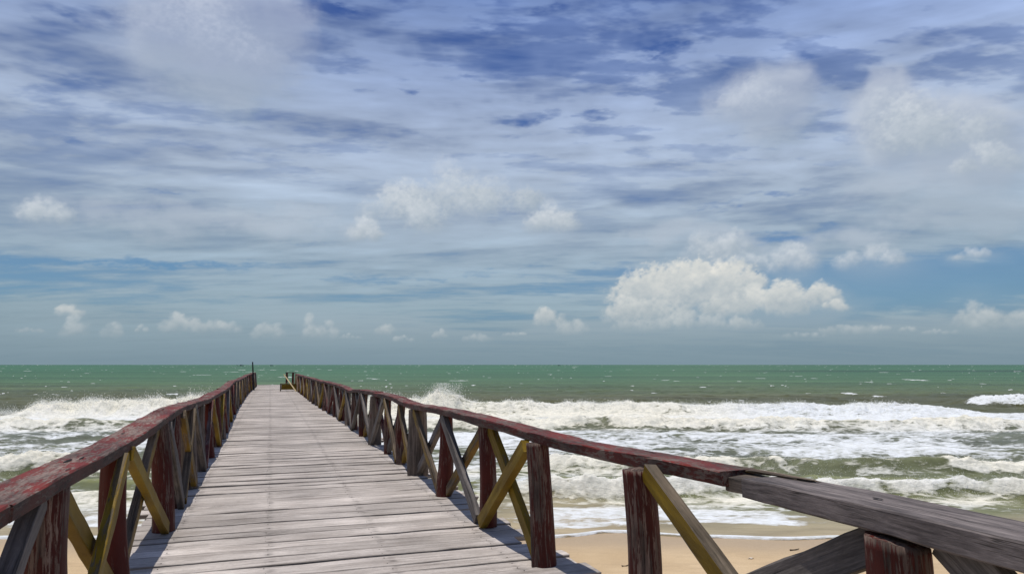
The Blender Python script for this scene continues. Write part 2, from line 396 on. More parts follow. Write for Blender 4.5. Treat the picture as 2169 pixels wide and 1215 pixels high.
# water colour by place
def mixc(a, b2, f): return a[None, None, :] * (1 - f[..., None]) + b2[None, None, :] * f[..., None] if a.ndim == 1 else a * (1 - f[..., None]) + b2[None, None, :] * f[..., None]
cc = lambda r, g, b3: np.array(lin(r, g, b3)[:3])
keysY = [12, 14.5, 15.5, 18, 21, 28, 38, 46, 62, 80, 112, 160, 270, 700, 32000]
keysC = np.array([cc(170, 154, 124), cc(142, 134, 108), cc(116, 118, 86), cc(100, 104, 76), cc(100, 103, 82), cc(102, 106, 92), cc(96, 97, 72), cc(82, 82, 52), cc(87, 88, 58), cc(82, 93, 60), cc(74, 98, 60), cc(66, 98, 60), cc(60, 98, 60), cc(56, 98, 62), cc(54, 96, 64)])
Yw = Yg * (1 + (fbm(Xg / Yg * 3, np.log(Yg) * 3, 71, 3) - .5) * .28)
col = np.stack([np.interp(Yw, keysY, keysC[:, i]) for i in range(3)], -1)
pat = fbm(Xg / (Yg ** .8) * 1.2, np.log(Yg) * 14, 72, 4)
col = col * (1 + (pat - .5) * .85 * sst(40, 60, Yg))[..., None]  # light and dark of the far swell lines painted into the colour
# a darker streak of far water to the right
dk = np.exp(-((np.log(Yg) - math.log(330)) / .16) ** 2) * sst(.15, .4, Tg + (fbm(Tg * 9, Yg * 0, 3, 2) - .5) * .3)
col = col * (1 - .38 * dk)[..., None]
col = mixc(col, cc(150, 152, 96), np.clip(face, 0, 1) * .55)  # glow through thin wave faces, painted in as yellow-green
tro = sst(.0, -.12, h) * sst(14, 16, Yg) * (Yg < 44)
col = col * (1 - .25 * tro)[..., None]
warm = np.clip(np.exp(-((Yg - 41) / 2.5) ** 2) * sst(17, 8, xx) + np.exp(-((Yg - 32.5) / 1.4) ** 2) + np.exp(-((Yg - 19.4) / .8) ** 2) + np.exp(-((Yg - 15.5) / .7) ** 2), 0, 1)
nr, nc = Yg.shape
co = np.empty((nr * nc, 3), np.float32); co[:, 0] = Xg.ravel(); co[:, 1] = Yg.ravel(); co[:, 2] = zsea.ravel()
idx = np.arange(nr * nc).reshape(nr, nc)
quads = np.stack([idx[:-1, :-1], idx[:-1, 1:], idx[1:, 1:], idx[1:, :-1]], -1).reshape(-1, 4)
keep = (dE.ravel()[quads].max(axis=1) > -.35); quads = quads[keep]
me = bpy.data.meshes.new('sea')
me.vertices.add(len(co)); me.vertices.foreach_set('co', co.ravel())
me.loops.add(quads.size); me.loops.foreach_set('vertex_index', quads.ravel().astype(np.int32))
me.polygons.add(len(quads)); me.polygons.foreach_set('loop_start', np.arange(0, quads.size, 4, dtype=np.int32))
me.polygons.foreach_set('use_smooth', np.ones(len(quads), bool))
me.update(calc_edges=True)
def fattr(me, name, arr):
    a = me.attributes.new(name, 'FLOAT', 'POINT'); a.data.foreach_set('value', arr.astype(np.float32).ravel())
fattr(me, 'foam', foam); fattr(me, 'warm', warm); fattr(me, 'shallow', shallow)
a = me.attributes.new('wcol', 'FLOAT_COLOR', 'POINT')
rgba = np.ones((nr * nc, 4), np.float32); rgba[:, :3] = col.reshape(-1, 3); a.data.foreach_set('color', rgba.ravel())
m, b = newmat('sea_water')
pos = b.n('ShaderNodeNewGeometry').outputs['Position']
px_, py_, pz_ = b.sep(pos)
fa = b.attr('foam'); warm_ = b.attr('warm'); sh = b.attr('shallow'); wc_ = b.attr('wcol', 'Color')
fl = b.com(b.m('MULTIPLY', px_, .62), b.m('MULTIPLY', py_, 1.15), b.m('MULTIPLY', pz_, 1.6))
dist_ = b.noise(fl, 1.3, 3, .5)
wob = b.v('ADD', fl, b.v('MULTIPLY', b.n('ShaderNodeTexNoise').outputs['Color'], (0, 0, 0)))
n1 = b.noise(fl, 1.7, 9, .66, .5)
n2 = b.noise(fl, 5.5, 6, .65, .3)
vo = b.n('ShaderNodeTexVoronoi', feature='DISTANCE_TO_EDGE')
b.put(vo.inputs['Vector'], b.v('ADD', fl, b.com(b.m('MULTIPLY', dist_, 1.2), b.m('MULTIPLY', n1, .9), 0.0))); vo.inputs['Scale'].default_value = 2.6
web = b.ss(vo.outputs['Distance'], 0.0, .30, 1, 0)
patn = b.m('ADD', b.m('ADD', b.m('MULTIPLY', n1, .66), b.m('MULTIPLY', n2, .26)), b.m('MULTIPLY', web, .08))   # about .2 .. .8
thr = b.m('MULTIPLY_ADD', fa, -.50, .72)
fm = b.ss(b.m('SUBTRACT', patn, thr), -.035, .05)
fm = b.m('MULTIPLY', fm, b.ss(fa, .02, .15))
fcol = b.mix(warm_, (.80, .83, .86, 1), (.86, .82, .70, 1))
fdet = b.noise(fl, 9, 5, .7)
fmid = b.noise(fl, 2.6, 4, .6)
fcol = b.mix(b.ss(fdet, .3, .68, .45, 0), fcol, (.44, .43, .35, 1))
fcol = b.mix(b.ss(fmid, .32, .54, .42, 0), fcol, (.42, .43, .38, 1))
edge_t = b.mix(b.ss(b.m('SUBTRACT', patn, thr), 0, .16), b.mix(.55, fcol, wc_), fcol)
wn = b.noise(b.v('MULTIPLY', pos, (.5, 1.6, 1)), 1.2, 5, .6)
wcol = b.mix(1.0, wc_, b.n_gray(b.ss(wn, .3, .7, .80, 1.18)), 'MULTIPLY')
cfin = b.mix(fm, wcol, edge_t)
rough = b.m('MULTIPLY_ADD', fm, .45, .38)
rp = b.noise(b.v('MULTIPLY', pos, (1.0, 1.7, 1)), 4.5, 5, .6)
hh = b.m('ADD', b.m('MULTIPLY', rp, .5), b.m('MULTIPLY', b.m('MULTIPLY', fm, fdet), .8))
finish(b, cfin, rough, hh, .55, .07, b.m('MULTIPLY_ADD', fm, -.05, .10), 1.33)
me.materials.append(m)
sea = bpy.data.objects.new('sea', me); C.objects.link(sea); tag(sea, kind='structure')

# ------------------------------------------------------------------ spray thrown up along the breakers
mspr, b = newmat('sea_spray')
d1 = b.n('ShaderNodeBsdfDiffuse'); d1.inputs[0].default_value = (.95, .94, .88, 1); d2 = b.n('ShaderNodeBsdfTranslucent'); d2.inputs[0].default_value = (.95, .94, .88, 1)
mx = b.n('ShaderNodeMixShader'); mx.inputs[0].default_value = .5; b.nt.links.new(d1.outputs[0], mx.inputs[1]); b.nt.links.new(d2.outputs[0], mx.inputs[2])
b.nt.links.new(mx.outputs[0], b.n('ShaderNodeOutputMaterial').inputs[0])
rng = np.random.default_rng(5)
def ground_z(x, y):
    i = np.clip(np.searchsorted(YR, y), 1, nr - 1); j = np.clip(np.searchsorted(tx, x / y), 1, nc - 1)
    return zsea[i, j]
def spray(name, xs_, ys_, zs_, size, label):
    n = len(xs_)
    base = rng.normal(0, 1, (n, 3, 3)); base -= base.mean(1, keepdims=True); base /= np.linalg.norm(base, axis=2, keepdims=True)
    s = size * rng.uniform(.5, 1.4, n)[:, None, None]
    ang = rng.uniform(0, 6.28, n); ca, sa = np.cos(ang), np.sin(ang)
    bb = base * s
    x2 = bb[..., 0] * ca[:, None] - bb[..., 1] * sa[:, None]; y2 = bb[..., 0] * sa[:, None] + bb[..., 1] * ca[:, None]
    V = np.stack([x2 + xs_[:, None], y2 + ys_[:, None], bb[..., 2] + zs_[:, None]], -1).reshape(-1, 3).astype(np.float32)
    Fq = np.arange(n * 3).reshape(-1, 3)
    me = bpy.data.meshes.new(name); me.vertices.add(len(V)); me.vertices.foreach_set('co', V.ravel())
    me.loops.add(Fq.size); me.loops.foreach_set('vertex_index', Fq.ravel().astype(np.int32))
    me.polygons.add(len(Fq)); me.polygons.foreach_set('loop_start', np.arange(0, Fq.size, 3, dtype=np.int32))
    me.update(calc_edges=True); me.materials.append(mspr)
    o = bpy.data.objects.new(name, me); C.objects.link(o); tag(o, label, 'spray', kind='stuff'); return o
def crest(x0, x1, yc, n, hscale, seed):
    x = rng.uniform(x0, x1, n); y = yc(x) + rng.normal(0, .45, n)
    dens = fbm(x * .8, x * 0, seed, 4); keep = rng.uniform(0, 1, n) < sst(.3, .65, dens) + .15
    x = x[keep]; y = y[keep]; dens = dens[keep]
    z = ground_z(x, y) + rng.exponential(hscale, len(x)) * (.4 + 1.2 * dens)
    return x, y, z
parts = [crest(-31.5, -5, lambda x: 41.6 + .9 * np.sin(x * .11 + 1), 60000, .085, 301), crest(-5, 24, lambda x: 41.6 + .9 * np.sin(x * .11 + 1), 26000, .05, 302)]
# the tall splash
n = 16000; u_ = rng.normal(0, 1, n); hgt = rng.exponential(.34, n)
xs_ = -4.1 + u_ * (.28 + .25 * hgt) + hgt * .05; ys_ = 42 + rng.normal(0, .35, n)
plume = .95 + .75 * np.exp(-((xs_ + 4.3) / .45) ** 2) + .3 * (vn(xs_ * 3, xs_ * 0, 8))
zs_ = -1.5 + .5 + np.minimum(hgt, 3) * plume * .9
msk = zs_ < .42
parts.append((xs_[msk], ys_[msk], zs_[msk]))
a_ = [np.concatenate([p[i] for p in parts]) for i in range(3)]
spray('wave_spray', a_[0], a_[1], a_[2], .022, 'white spray flying off the outer breaking wave')
parts = [crest(1, 14, lambda x: 19.4 + .25 * np.sin(x * .5), 5000, .05, 303), crest(.5, 12, lambda x: 15.7 + .3 * np.sin(x * .33 + .5) + .05 * x * sst(4, 9, x), 6000, .045, 304), crest(-20, -11, lambda x: 19.4 + .25 * np.sin(x * .5), 2500, .05, 305)]
a_ = [np.concatenate([p[i] for p in parts]) for i in range(3)]
spray('shore_spray', a_[0], a_[1], a_[2], .011, 'fine droplets over the small waves breaking close to the sand')

# ================================================================== PIER DECK
pier = empty('wooden_pier', P(25, .5, 0)); tag(pier, 'long plank walkway of sun-bleached boards running straight out over the sea', 'pier')
S_END = 55.0
s = -1.2; i = 0; far_g = Geo(); nails_far = []
plk = []
while s < S_END:
    w = random.choice([.17, .2, .22, .25, .27, .3]) * random.uniform(.95, 1.05)
    plk.append((s + w / 2, w)); s += w + random.choice([.006, .010, .014, .020, .028, .040]) 
fixed_ends = {}
for n_, (sc, w) in enumerate(plk):
    a0 = lt(sc) - .30 + random.uniform(-.07, .10); a1 = rt(sc) + .22 + random.uniform(-.16, .14)
    if 4.7 < sc < 5.5: a1 = rt(sc) + random.uniform(.28, .36)
    sk = random.uniform(-.010, .010); dz = random.uniform(-.009, .009); tilt = random.uniform(-.03, .03)
    sag = random.uniform(-.006, .006)
    pts = [P(sc - sk, a0, -.022 + dz), P(sc + random.uniform(-.004, .004), (a0 + a1) / 2, -.022 + sag), P(sc + sk, a1, -.022 - dz)]
    near = sc < 14
    g = far_g if n_ >= 100 + 4 or sc < -.3 else Geo()
    upv = ZUP + PD * tilt
    beam(g, pts, w, .042, up=upv, seg=22 if near else 8, jit=.003 if near else .002, cham=.005, rnd=random.random(), l0=a0, chip=.004 if near else 0, endjit=.012)
    if near:   # nail heads, small dark discs sunk in the same board
        for row in (.03, .92, -.74, 1.80):
            for q in ((-.28, .28) if w > .19 else (0,)):
                ps = P(sc + q * w, row + random.uniform(-.025, .025), .0 + (dz if row < .3 else -dz) * .6 + .001)
                k = len(g.V); rr = .0055
                ring = [ps + PD * rr * math.cos(t_) + PN * rr * math.sin(t_) + ZUP * .0005 for t_ in np.linspace(0, 2 * math.pi, 7)[:-1]] + [ps + ZUP * .004]
                g.add(ring, [(j, (j + 1) % 6, 6) for j in range(6)][::-1], [(0, 0, 0)] * 7, .5, 1)
    if g is not far_g:
        g.build('plank', [M['deck'], M['iron']], pier)
o = far_g.build('planks', [M['deck'], M['iron']], pier); tag(o, kind='stuff')
for t_ in (-.70, .05, .94, 1.78):      # stringers
    g = Geo()
    pts = [P(s_, (lt(s_) + .18) if t_ < -.5 else (rt(s_) - .2 if t_ > 1.5 else t_ - .08 * max(0, s_ - 20) / 20), -.135) for s_ in np.linspace(-1.2, S_END - .1, 24)]
    beam(g, pts, .09, .17, seg=60, jit=.004); g.build('stringer', M['under_wood'], pier)
for s_ in np.arange(-.4, S_END, 2.95):
    g = Geo(); beam(g, [P(s_, lt(s_) - .25, -.30), P(s_, rt(s_) + .22, -.30)], .14, .15, seg=10, jit=.006); g.build('cross_beam', M['under_wood'], pier)
    for t_ in (lt(s_) + .02, rt(s_) - .02):
        g = Geo(); yy = P(s_, t_, 0)[1]
        log(g, P(s_ + random.uniform(-.05, .05), t_ + random.uniform(-.06, .06), float(beach_z(np.array(yy))) - .6), P(s_, t_, -.225), .115, .10, rings=10); g.build('pile', M['under_wood'], pier, True)

# ================================================================== RAILINGS
LP = [.75, 2.3, 3.80, 5.22, 7.08, 8.2, 9.45, 10.85]
while LP[-1] < 50.6: LP.append(LP[-1] + random.uniform(1.36, 1.56))
RP = [.42, 1.88, 3.5, 5.02, 6.34, 7.9, 9.5, 10.6, 11.9]
while RP[-1] < 45.2: RP.append(RP[-1] + random.uniform(1.36, 1.56))
def railing(side, posts, zf, tf, root, specials):
    sg = 1 if side == 'R' else -1
    for i, s_ in enumerate(posts):
        sp = specials.get(('post', i), {})
        t_ = tf(s_) + random.uniform(-.015, .015) + sp.get('dt', 0); near = s_ < 16
        topz = zf(s_) - .068 - sp.get('dz', 0); r = sp.get('r', random.uniform(.075, .095)); kind = sp.get('mat', random.choice(['red_post', 'red_post', 'red_post', 'bare_post']))
        lean = sp.get('lean', (random.uniform(-.04, .04), random.uniform(-.02, .02)))
        g = Geo()
        log(g, P(s_ + lean[0], t_ + lean[1], -.004), P(s_, t_ + (-.075 if side == 'L' else 0), topz), r * 1.04, r * .93, sides=40 if near else 16, rings=34 if near else 8, gnarl=sp.get('gnarl', .05), groove=.05 if near else .03, topcut=sp.get('cut', random.uniform(-.01, .004)))
        o = g.build('post', M[kind], root, True)
        if sp.get('label'): o['label'] = sp['label']
    for i in range(len(posts) - 1):
        if ('skip', i) in specials: continue
        a, b_ = posts[i], posts[i + 1]; near = a < 16
        for k in (0, 1):
            sp = specials.get(('brace', i, k), {})
            # k=0: high at the near post, low at the far post; k=1 the other way
            inner = sp.get('inner', (k == 0) ^ (i % 2 == 1))
            off = (-.055 if inner else .022) * sg
            hi, lo = (a, b_) if k == 0 else (b_, a)
            dirn = 1 if lo > hi else -1
            hi_s = hi + dirn * sp.get('dhi', .09); lo_s = lo - dirn * sp.get('dlo', .06)
            w = sp.get('w', random.uniform(.09, .122)); th = random.uniform(.058, .074)
            mt = sp.get('mat', random.choices(['grey_wood', 'brown_wood', 'red_brace', 'yellow_wood'], [3, 3, 3, 1.4])[0])
            th_ = tf(hi) + off + (-.05 if side == 'L' else 0) + sp.get('dth', 0); tl = tf(lo) + off + sp.get('dtl', 0)
            g = Geo()
            p_hi = P(hi_s, th_, zf(hi) - .078 - sp.get('dz', random.uniform(0, .02))); p_lo = P(lo_s, tl, .045 + random.uniform(-.01, .02))
            nrm = PN * 1.0
            beam(g, [p_hi, p_lo], w, th, up=nrm, seg=16 if near else 4, jit=.004, cham=.004, chip=.003 if near else 0, twist=random.uniform(-.05, .05))
            # the two boards lie either side of the posts' middle: keep them clear of each other
            o = g.build('brace', M[mt], root)
            if sp.get('label'): o['label'] = sp['label']
lr = empty('wooden_railing', P(25, -.95, 0)); tag(lr, 'worn red timber railing with crossed braces along the left side of the pier', 'railing', 'pier railings')
rr_ = empty('wooden_railing', P(25, 1.9, 0)); tag(rr_, 'timber railing along the right side of the pier, ending in an unpainted grey beam', 'railing', 'pier railings')
railing('L', LP, zl, lt, lr, {
    ('post', 2): dict(r=.098, mat='red_post'), ('post', 3): dict(r=.082, mat='red_post'), ('post', 4): dict(r=.092, mat='red_post', lean=(0, .01)),
    ('post', 5): dict(r=.08, mat='red_post'), ('post', 6): dict(r=.1, mat='bare_post', gnarl=.14, label='gnarled unpainted post'),
    ('brace', 1, 1): dict(mat='grey_wood', w=.10, inner=False, dhi=.17), ('brace', 1, 0): dict(mat='grey_wood'), ('brace', 2, 0): dict(mat='yellow_wood', inner=False), ('brace', 2, 1): dict(mat='yellow_wood', inner=True, w=.1, label='yellow painted brace'),
    ('brace', 3, 0): dict(mat='yellow_wood', inner=True, w=.10, dlo=.12), ('brace', 3, 1): dict(mat='brown_wood', inner=False),
    ('brace', 5, 0): dict(mat='brown_wood', inner=True), ('brace', 6, 0): dict(mat='grey_wood', inner=True), ('brace', 8, 0): dict(mat='yellow_wood', inner=True), ('brace', 9, 1): dict(mat='yellow_wood', inner=True)})
railing('R', RP, zr, rt, rr_, {
    ('post', 1): dict(r=.108, mat='red_post', gnarl=.07, cut=.012, dt=.085, dz=.05), ('post', 2): dict(r=.094, mat='red_post', lean=(0, .02)), ('post', 3): dict(r=.092, mat='red_post', lean=(-.05, .03)),
    ('post', 4): dict(r=.078, mat='red_post'), ('post', 5): dict(r=.085, mat='red_post', gnarl=.09), ('post', 6): dict(r=.13, mat='bare_post', gnarl=.16, label='thick gnarled unpainted post'),
    ('post', 7): dict(r=.065, mat='red_post'), ('post', 8): dict(r=.06, mat='red_post'), ('post', 9): dict(r=.12, mat='bare_post', gnarl=.15, label='pale bare-wood post'),
    ('skip', 2): 1,
    ('brace', 0, 1): dict(mat='grey_wood', w=.15, inner=False, dth=.16, dhi=.13), ('brace', 0, 0): dict(mat='grey_wood', w=.11, dth=.14), 
    ('brace', 1, 0): dict(mat='grey_wood', w=.13, inner=True, dth=.20, dhi=.0, dz=.02), ('brace', 1, 1): dict(mat='yellow_side', w=.10, inner=False, dz=-.01, label='half yellow, half grey brace'),
    ('brace', 3, 0): dict(mat='yellow_wood', inner=True, w=.11, label='yellow painted brace'), ('brace', 3, 1): dict(mat='yellow_wood', inner=False, w=.115),
    ('brace', 4, 0): dict(mat='brown_wood', inner=False), ('brace', 4, 1): dict(mat='grey_wood', inner=True, w=.12, label='dark grey brace'),
    ('brace', 5, 0): dict(mat='grey_wood', inner=False, w=.10), ('brace', 5, 1): dict(mat='brown_wood', inner=True, w=.105),
    ('brace', 6, 0): dict(mat='brown_wood', inner=False), ('brace', 6, 1): dict(mat='brown_wood', inner=True),
    ('brace', 7, 0): dict(mat='grey_wood'), ('brace', 7, 1): dict(mat='brown_wood')})
def rail_boards(zf, tf, sg, cuts, root, w=.21, th=.070, mat='red_rail', cf=None):
    for i in range(len(cuts) - 1):
        a, b_ = cuts[i], cuts[i + 1]
        st = (i % 2) * .012 * (1 if a > 12 else 0)
        ss_ = np.linspace(a, b_ - .008, max(3, int((b_ - a) / .5)))
        wob = random.uniform(-.012, .012)
        pts = [P(q, cf(q) + wob * math.sin(q * 1.7), zf(q) - th / 2 + st) for q in ss_]
        g = Geo(); beam(g, pts, w * random.uniform(.95, 1.04), th, seg=max(6, int((b_ - a) / (.07 if a < 10 else .25))), jit=.005, cham=.007, chip=.004 if a < 11 else .009, l0=random.uniform(0, 9), endjit=.015)
        g.build('handrail', M[mat], root)
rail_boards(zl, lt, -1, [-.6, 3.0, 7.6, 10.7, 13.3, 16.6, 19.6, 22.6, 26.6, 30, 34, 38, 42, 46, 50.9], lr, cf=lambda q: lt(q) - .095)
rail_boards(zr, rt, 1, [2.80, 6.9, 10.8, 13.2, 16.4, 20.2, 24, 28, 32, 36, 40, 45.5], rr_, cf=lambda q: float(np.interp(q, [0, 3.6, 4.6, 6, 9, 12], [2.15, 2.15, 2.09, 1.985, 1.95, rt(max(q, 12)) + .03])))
# the grey unpainted beam that carries the right rail on towards the camera
g = Geo()
gz = [1.0, 1.0, 1.0, .992]
beam(g, [P(q, 2.165, z_ - .042) for q, z_ in zip([-.6, 1.0, 2.0, 2.63], gz)], .28, .084, seg=46, jit=.003, cham=.006, chip=.006, rnd=.37, endjit=.02)
o = g.build('handrail', M['grey_rail'], rr_); o['label'] = 'broad unpainted grey handrail beam'
# the splintered lap joint between the two
g = Geo(); beam(g, [P(2.62, 2.16, .942), P(2.82, 2.16, .938)], .17, .07, seg=4, jit=.006); g.build('joint_block', M['under_wood'], rr_)
g = Geo(); beam(g, [P(2.48, 2.25, .998), P(2.86, 2.20, .994)], .06, .010, seg=14, jit=.006, chip=.02, endjit=.09, rnd=.81); g.build('splinter', M['brown_wood'], rr_)

# splits and gouges in the weathered tops, little dark wedges let into the wood
M['split'] = plain('dark_split', (.012, .009, .008, 1), .9)
def gouge(s0, t0, z0, L, w_, root):
    g = Geo(); V = []
    for k in range(9):
        f = k / 8; hw_ = w_ * math.sin(math.pi * f) ** .8 * random.uniform(.6, 1.2) + .0005; q = random.uniform(-.003, .003)
        V += [P(s0 + (f - .5) * L, t0 + q - hw_, z0), P(s0 + (f - .5) * L, t0 + q + hw_, z0)]
    g.add(V, [(2 * k, 2 * k + 1, 2 * k + 3, 2 * k + 2) for k in range(8)], [(0, 0, 0)] * 18, .5); g.build('split', M['split'], root)
for s0, t0, L, w_ in ((4.30, -1.0, .16, .010), (4.42, -.96, .12, .007), (5.75, -1.0, .14, .007), (7.9, -1.02, .2, .008), (3.9, -.9, .1, .004)): gouge(s0, t0, zl(s0) + .0055, L, w_, lr)
for s0, t0, L, w_ in ((3.66, 2.17, .14, .008), (5.3, 2.06, .12, .006), (4.45, 2.12, .2, .004), (7.4, 1.98, .16, .008)): gouge(s0, t0, zr(s0) + .0055, L, w_, rr_)
for s0, t0, L, w_ in ((2.02, 2.16, .05, .010), (1.7, 2.13, .5, .0025), (2.3, 2.2, .3, .002)): gouge(s0, t0, 1.0045, L, w_, rr_)

# ------------------------------------------------------------------ things at the far end of the pier
bt = empty('wooden_bench', P(41.6, 1.1, 0)); tag(bt, 'low wooden bench with a yellow front board near the far end of the pier', 'bench')
g = Geo(); beam(g, [P(41.5, .66, .24), P(41.5, 1.50, .24)], .05, .30, seg=4); g.build('front_board', M['yellow_wood'], bt)
g = Geo(); beam(g, [P(41.68, .64, .42), P(41.68, 1.50, .42)], .42, .04, seg=4); g.build('seat', M['brown_wood'], bt)
for q in ((41.46, .62), (41.9, .62), (41.46, 1.5), (41.9, 1.5)):
    g = Geo(); beam(g, [P(q[0], q[1], -.0), P(q[0], q[1], .40 if q[1] > 1 else .43)], .06, .06, up=PD, seg=3); g.build('leg', M['under_wood'], bt)
lp = Geo(); beam(lp, [P(40.6, 1.43, .02), P(42.6, .80, .93)], .06, .05, up=PD, seg=4)
tag(lp.build('leaning_plank', M['pale_wood']), 'thin yellow pole leaning over the low bench at the pier end', 'plank')
g = Geo(); beam(g, [P(40.55, 1.50, .0), P(40.75, 1.47, .86)], .05, .04, up=PD, seg=4)
tag(g.build('upright_stick', M['pale_wood']), 'pale upright stick standing against the right railing beside the bench', 'stick')
gp = empty('gate_post', P(46.4, 1.2, 0)); tag(gp, 'dark double post closing the far end of the right railing', 'post')
for q, hh_ in ((1.04, .97), (1.42, .98)):
    g = Geo(); beam(g, [P(46.4, q, 0), P(46.4, q, hh_)], .13, .12, up=PD, seg=4); g.build('upright', M['red_post'], gp)
g = Geo(); beam(g, [P(46.4, .95, 1.0), P(46.4, 1.62, 1.0)], .14, .05, seg=4); g.build('crosspiece', M['under_wood'], gp)
g = Geo(); log(g, P(44.0, -.86, 0), P(43.4, -.98, 1.66), .05, .035, sides=10, rings=8)
tag(g.build('dark_pole', M['dark_pole'], None, True), 'thin black pole sticking up above the far end of the left railing', 'pole')

# ------------------------------------------------------------------ fishing boats on the horizon
def boat(x, y, L, mat, label, masts):
    r = empty('fishing_boat', (x, y, -1.5)); tag(r, label, 'boat', 'fishing boats on the horizon')
    V = []; F = []; n = 10
    for i in range(n + 1):
        f = i / n; w = (math.sin(math.pi * min(f * 1.15, 1)) ** .5 if f < .87 else max(.03, (1 - f) / .13 * .6)) * L * .13 + .05
        sh_ = L * (.10 + .10 * (abs(f - .45) * 2) ** 2)
        for k, (a, z) in enumerate([(-1, 1), (-.8, .3), (0, -.2), (.8, .3), (1, 1)]): V.append(((f - .5) * L, a * w, z * sh_))
    for i in range(n):
        for k in range(4): F.append((i * 5 + k, i * 5 + k + 1, i * 5 + k + 6, i * 5 + k + 5))
        F.append((i * 5 + 4, i * 5, i * 5 + 5, i * 5 + 9))
    mkobj('hull', V, F, mat, r)
    def bx(name, x0, x1, y0, y1, z0, z1, mt):
        V = [(x_, y_, z_) for x_ in (x0, x1) for y_ in (y0, y1) for z_ in (z0, z1)]
        mkobj(name, V, [(0, 1, 3, 2), (4, 6, 7, 5), (0, 4, 5, 1), (2, 3, 7, 6), (0, 2, 6, 4), (1, 5, 7, 3)], mt, r)
    bx('cabin', -L * .3, -L * .02, -L * .08, L * .08, L * .09, L * .24, M['cabin'])
    bx('cabin_roof', -L * .33, L * .02, -L * .1, L * .1, L * .243, L * .258, M['hull_dark'])
    for mx in masts: bx('mast', mx * L - .12, mx * L + .12, -.12, .12, L * .1, L * .42, M['hull_dark'])
boat((515 - 1084) / 1446 * 1900, 1900, 11, M['hull_dark'], 'larger dark fishing boat left on the horizon behind the thin pole', (.15, -.2))
boat((506 - 1084) / 1446 * 2100, 2100, 6, M['hull_dark'], 'small dark boat just left of the larger boat', (.1,))
boat((578 - 1084) / 1446 * 2000, 2000, 9, M['hull_blue'], 'dark fishing boat on the horizon above the open pier end', (.2,))
boat((1183 - 1084) / 1446 * 2200, 2200, 9, M['hull_dark'], 'tiny boat on the horizon right of the splash', (.1,))

# ------------------------------------------------------------------ bits on the sand
def bz1(x, y): return float(beach_z(np.array(y))) + (float(fbm(np.array(x * .35), np.array(y * .6), 3, 3)) - .5) * .03
def twig(x, y, L, ang, label):
    g = Geo(); z = bz1(x, y) + .012; c_, s_ = math.cos(ang), math.sin(ang)
    log(g, (x - c_ * L / 2, y - s_ * L / 2, z), (x + c_ * L / 2, y + s_ * L / 2, z + .01), .012, .007, sides=8, rings=6, gnarl=.2)
    tag(g.build('twig', M['twig'], None, True), label, 'twig', 'twigs on the sand')
twig(4.55, 11.4, .16, .2, 'small dark twig on the sand under the grey handrail beam')
twig(1.66, 10.42, .10, .1, 'tiny dark twig on the sand left of the leaning red post')
def shell(x, y, label):
    z = bz1(x, y); V = []; F = []
    for i in range(7):
        a = math.pi * i / 6
        V.append((math.cos(a) * .05, math.sin(a) * .042, .002)); V.append((math.cos(a) * .028, math.sin(a) * .024 + .004, .018))
    V.append((0, -.012, .008)); k = len(V) - 1
    for i in range(6): F += [(2 * i, 2 * i + 2, 2 * i + 3, 2 * i + 1), (2 * i + 1, 2 * i + 3, k)]
    o = mkobj('seashell', V, F, M['shell'], smooth=True); o.location = (x, y, z); tag(o, label, 'shell')
shell(3.66, 10.85, 'pale seashell lying on the sand beyond the big yellow brace')

# ================================================================== SKY
w = bpy.data.worlds.new('World'); scene.world = w; w.use_nodes = True
w.node_tree.nodes.clear(); b = NB(w.node_tree)
SUN_EL, SUN_ROT = R(83.5), R(-80)
SOFT = [(-0.438, 0.466, 0.11, 0.065), (-0.365, 0.502, 0.07, 0.05), (0.528, 0.366, 0.018, 0.028), (0.529, 0.321, 0.045, 0.048), (0.585, 0.3, 0.055, 0.043), (0.617, 0.261, 0.038, 0.035), (0.355, 0.38, 0.063, 0.04)]
FAINT = [(-0.488, 0.193, 0.082, 0.025), (-0.354, 0.205, 0.074, 0.024), (-0.264, 0.197, 0.059, 0.021), (0.476, 0.159, 0.039, 0.014), (0.309, 0.167, 0.051, 0.024), (0.205, 0.186, 0.054, 0.021), (-0.412, 0.409, 0.091, 0.041), (0.549, 0.223, 0.082, 0.043), (0.622, 0.195, 0.047, 0.035), (0.391, 0.337, 0.055, 0.027), (0.407, 0.155, 0.035, 0.019), (-0.558, 0.197, 0.036, 0.018), (0.553, 0.198, 0.041, 0.021)]
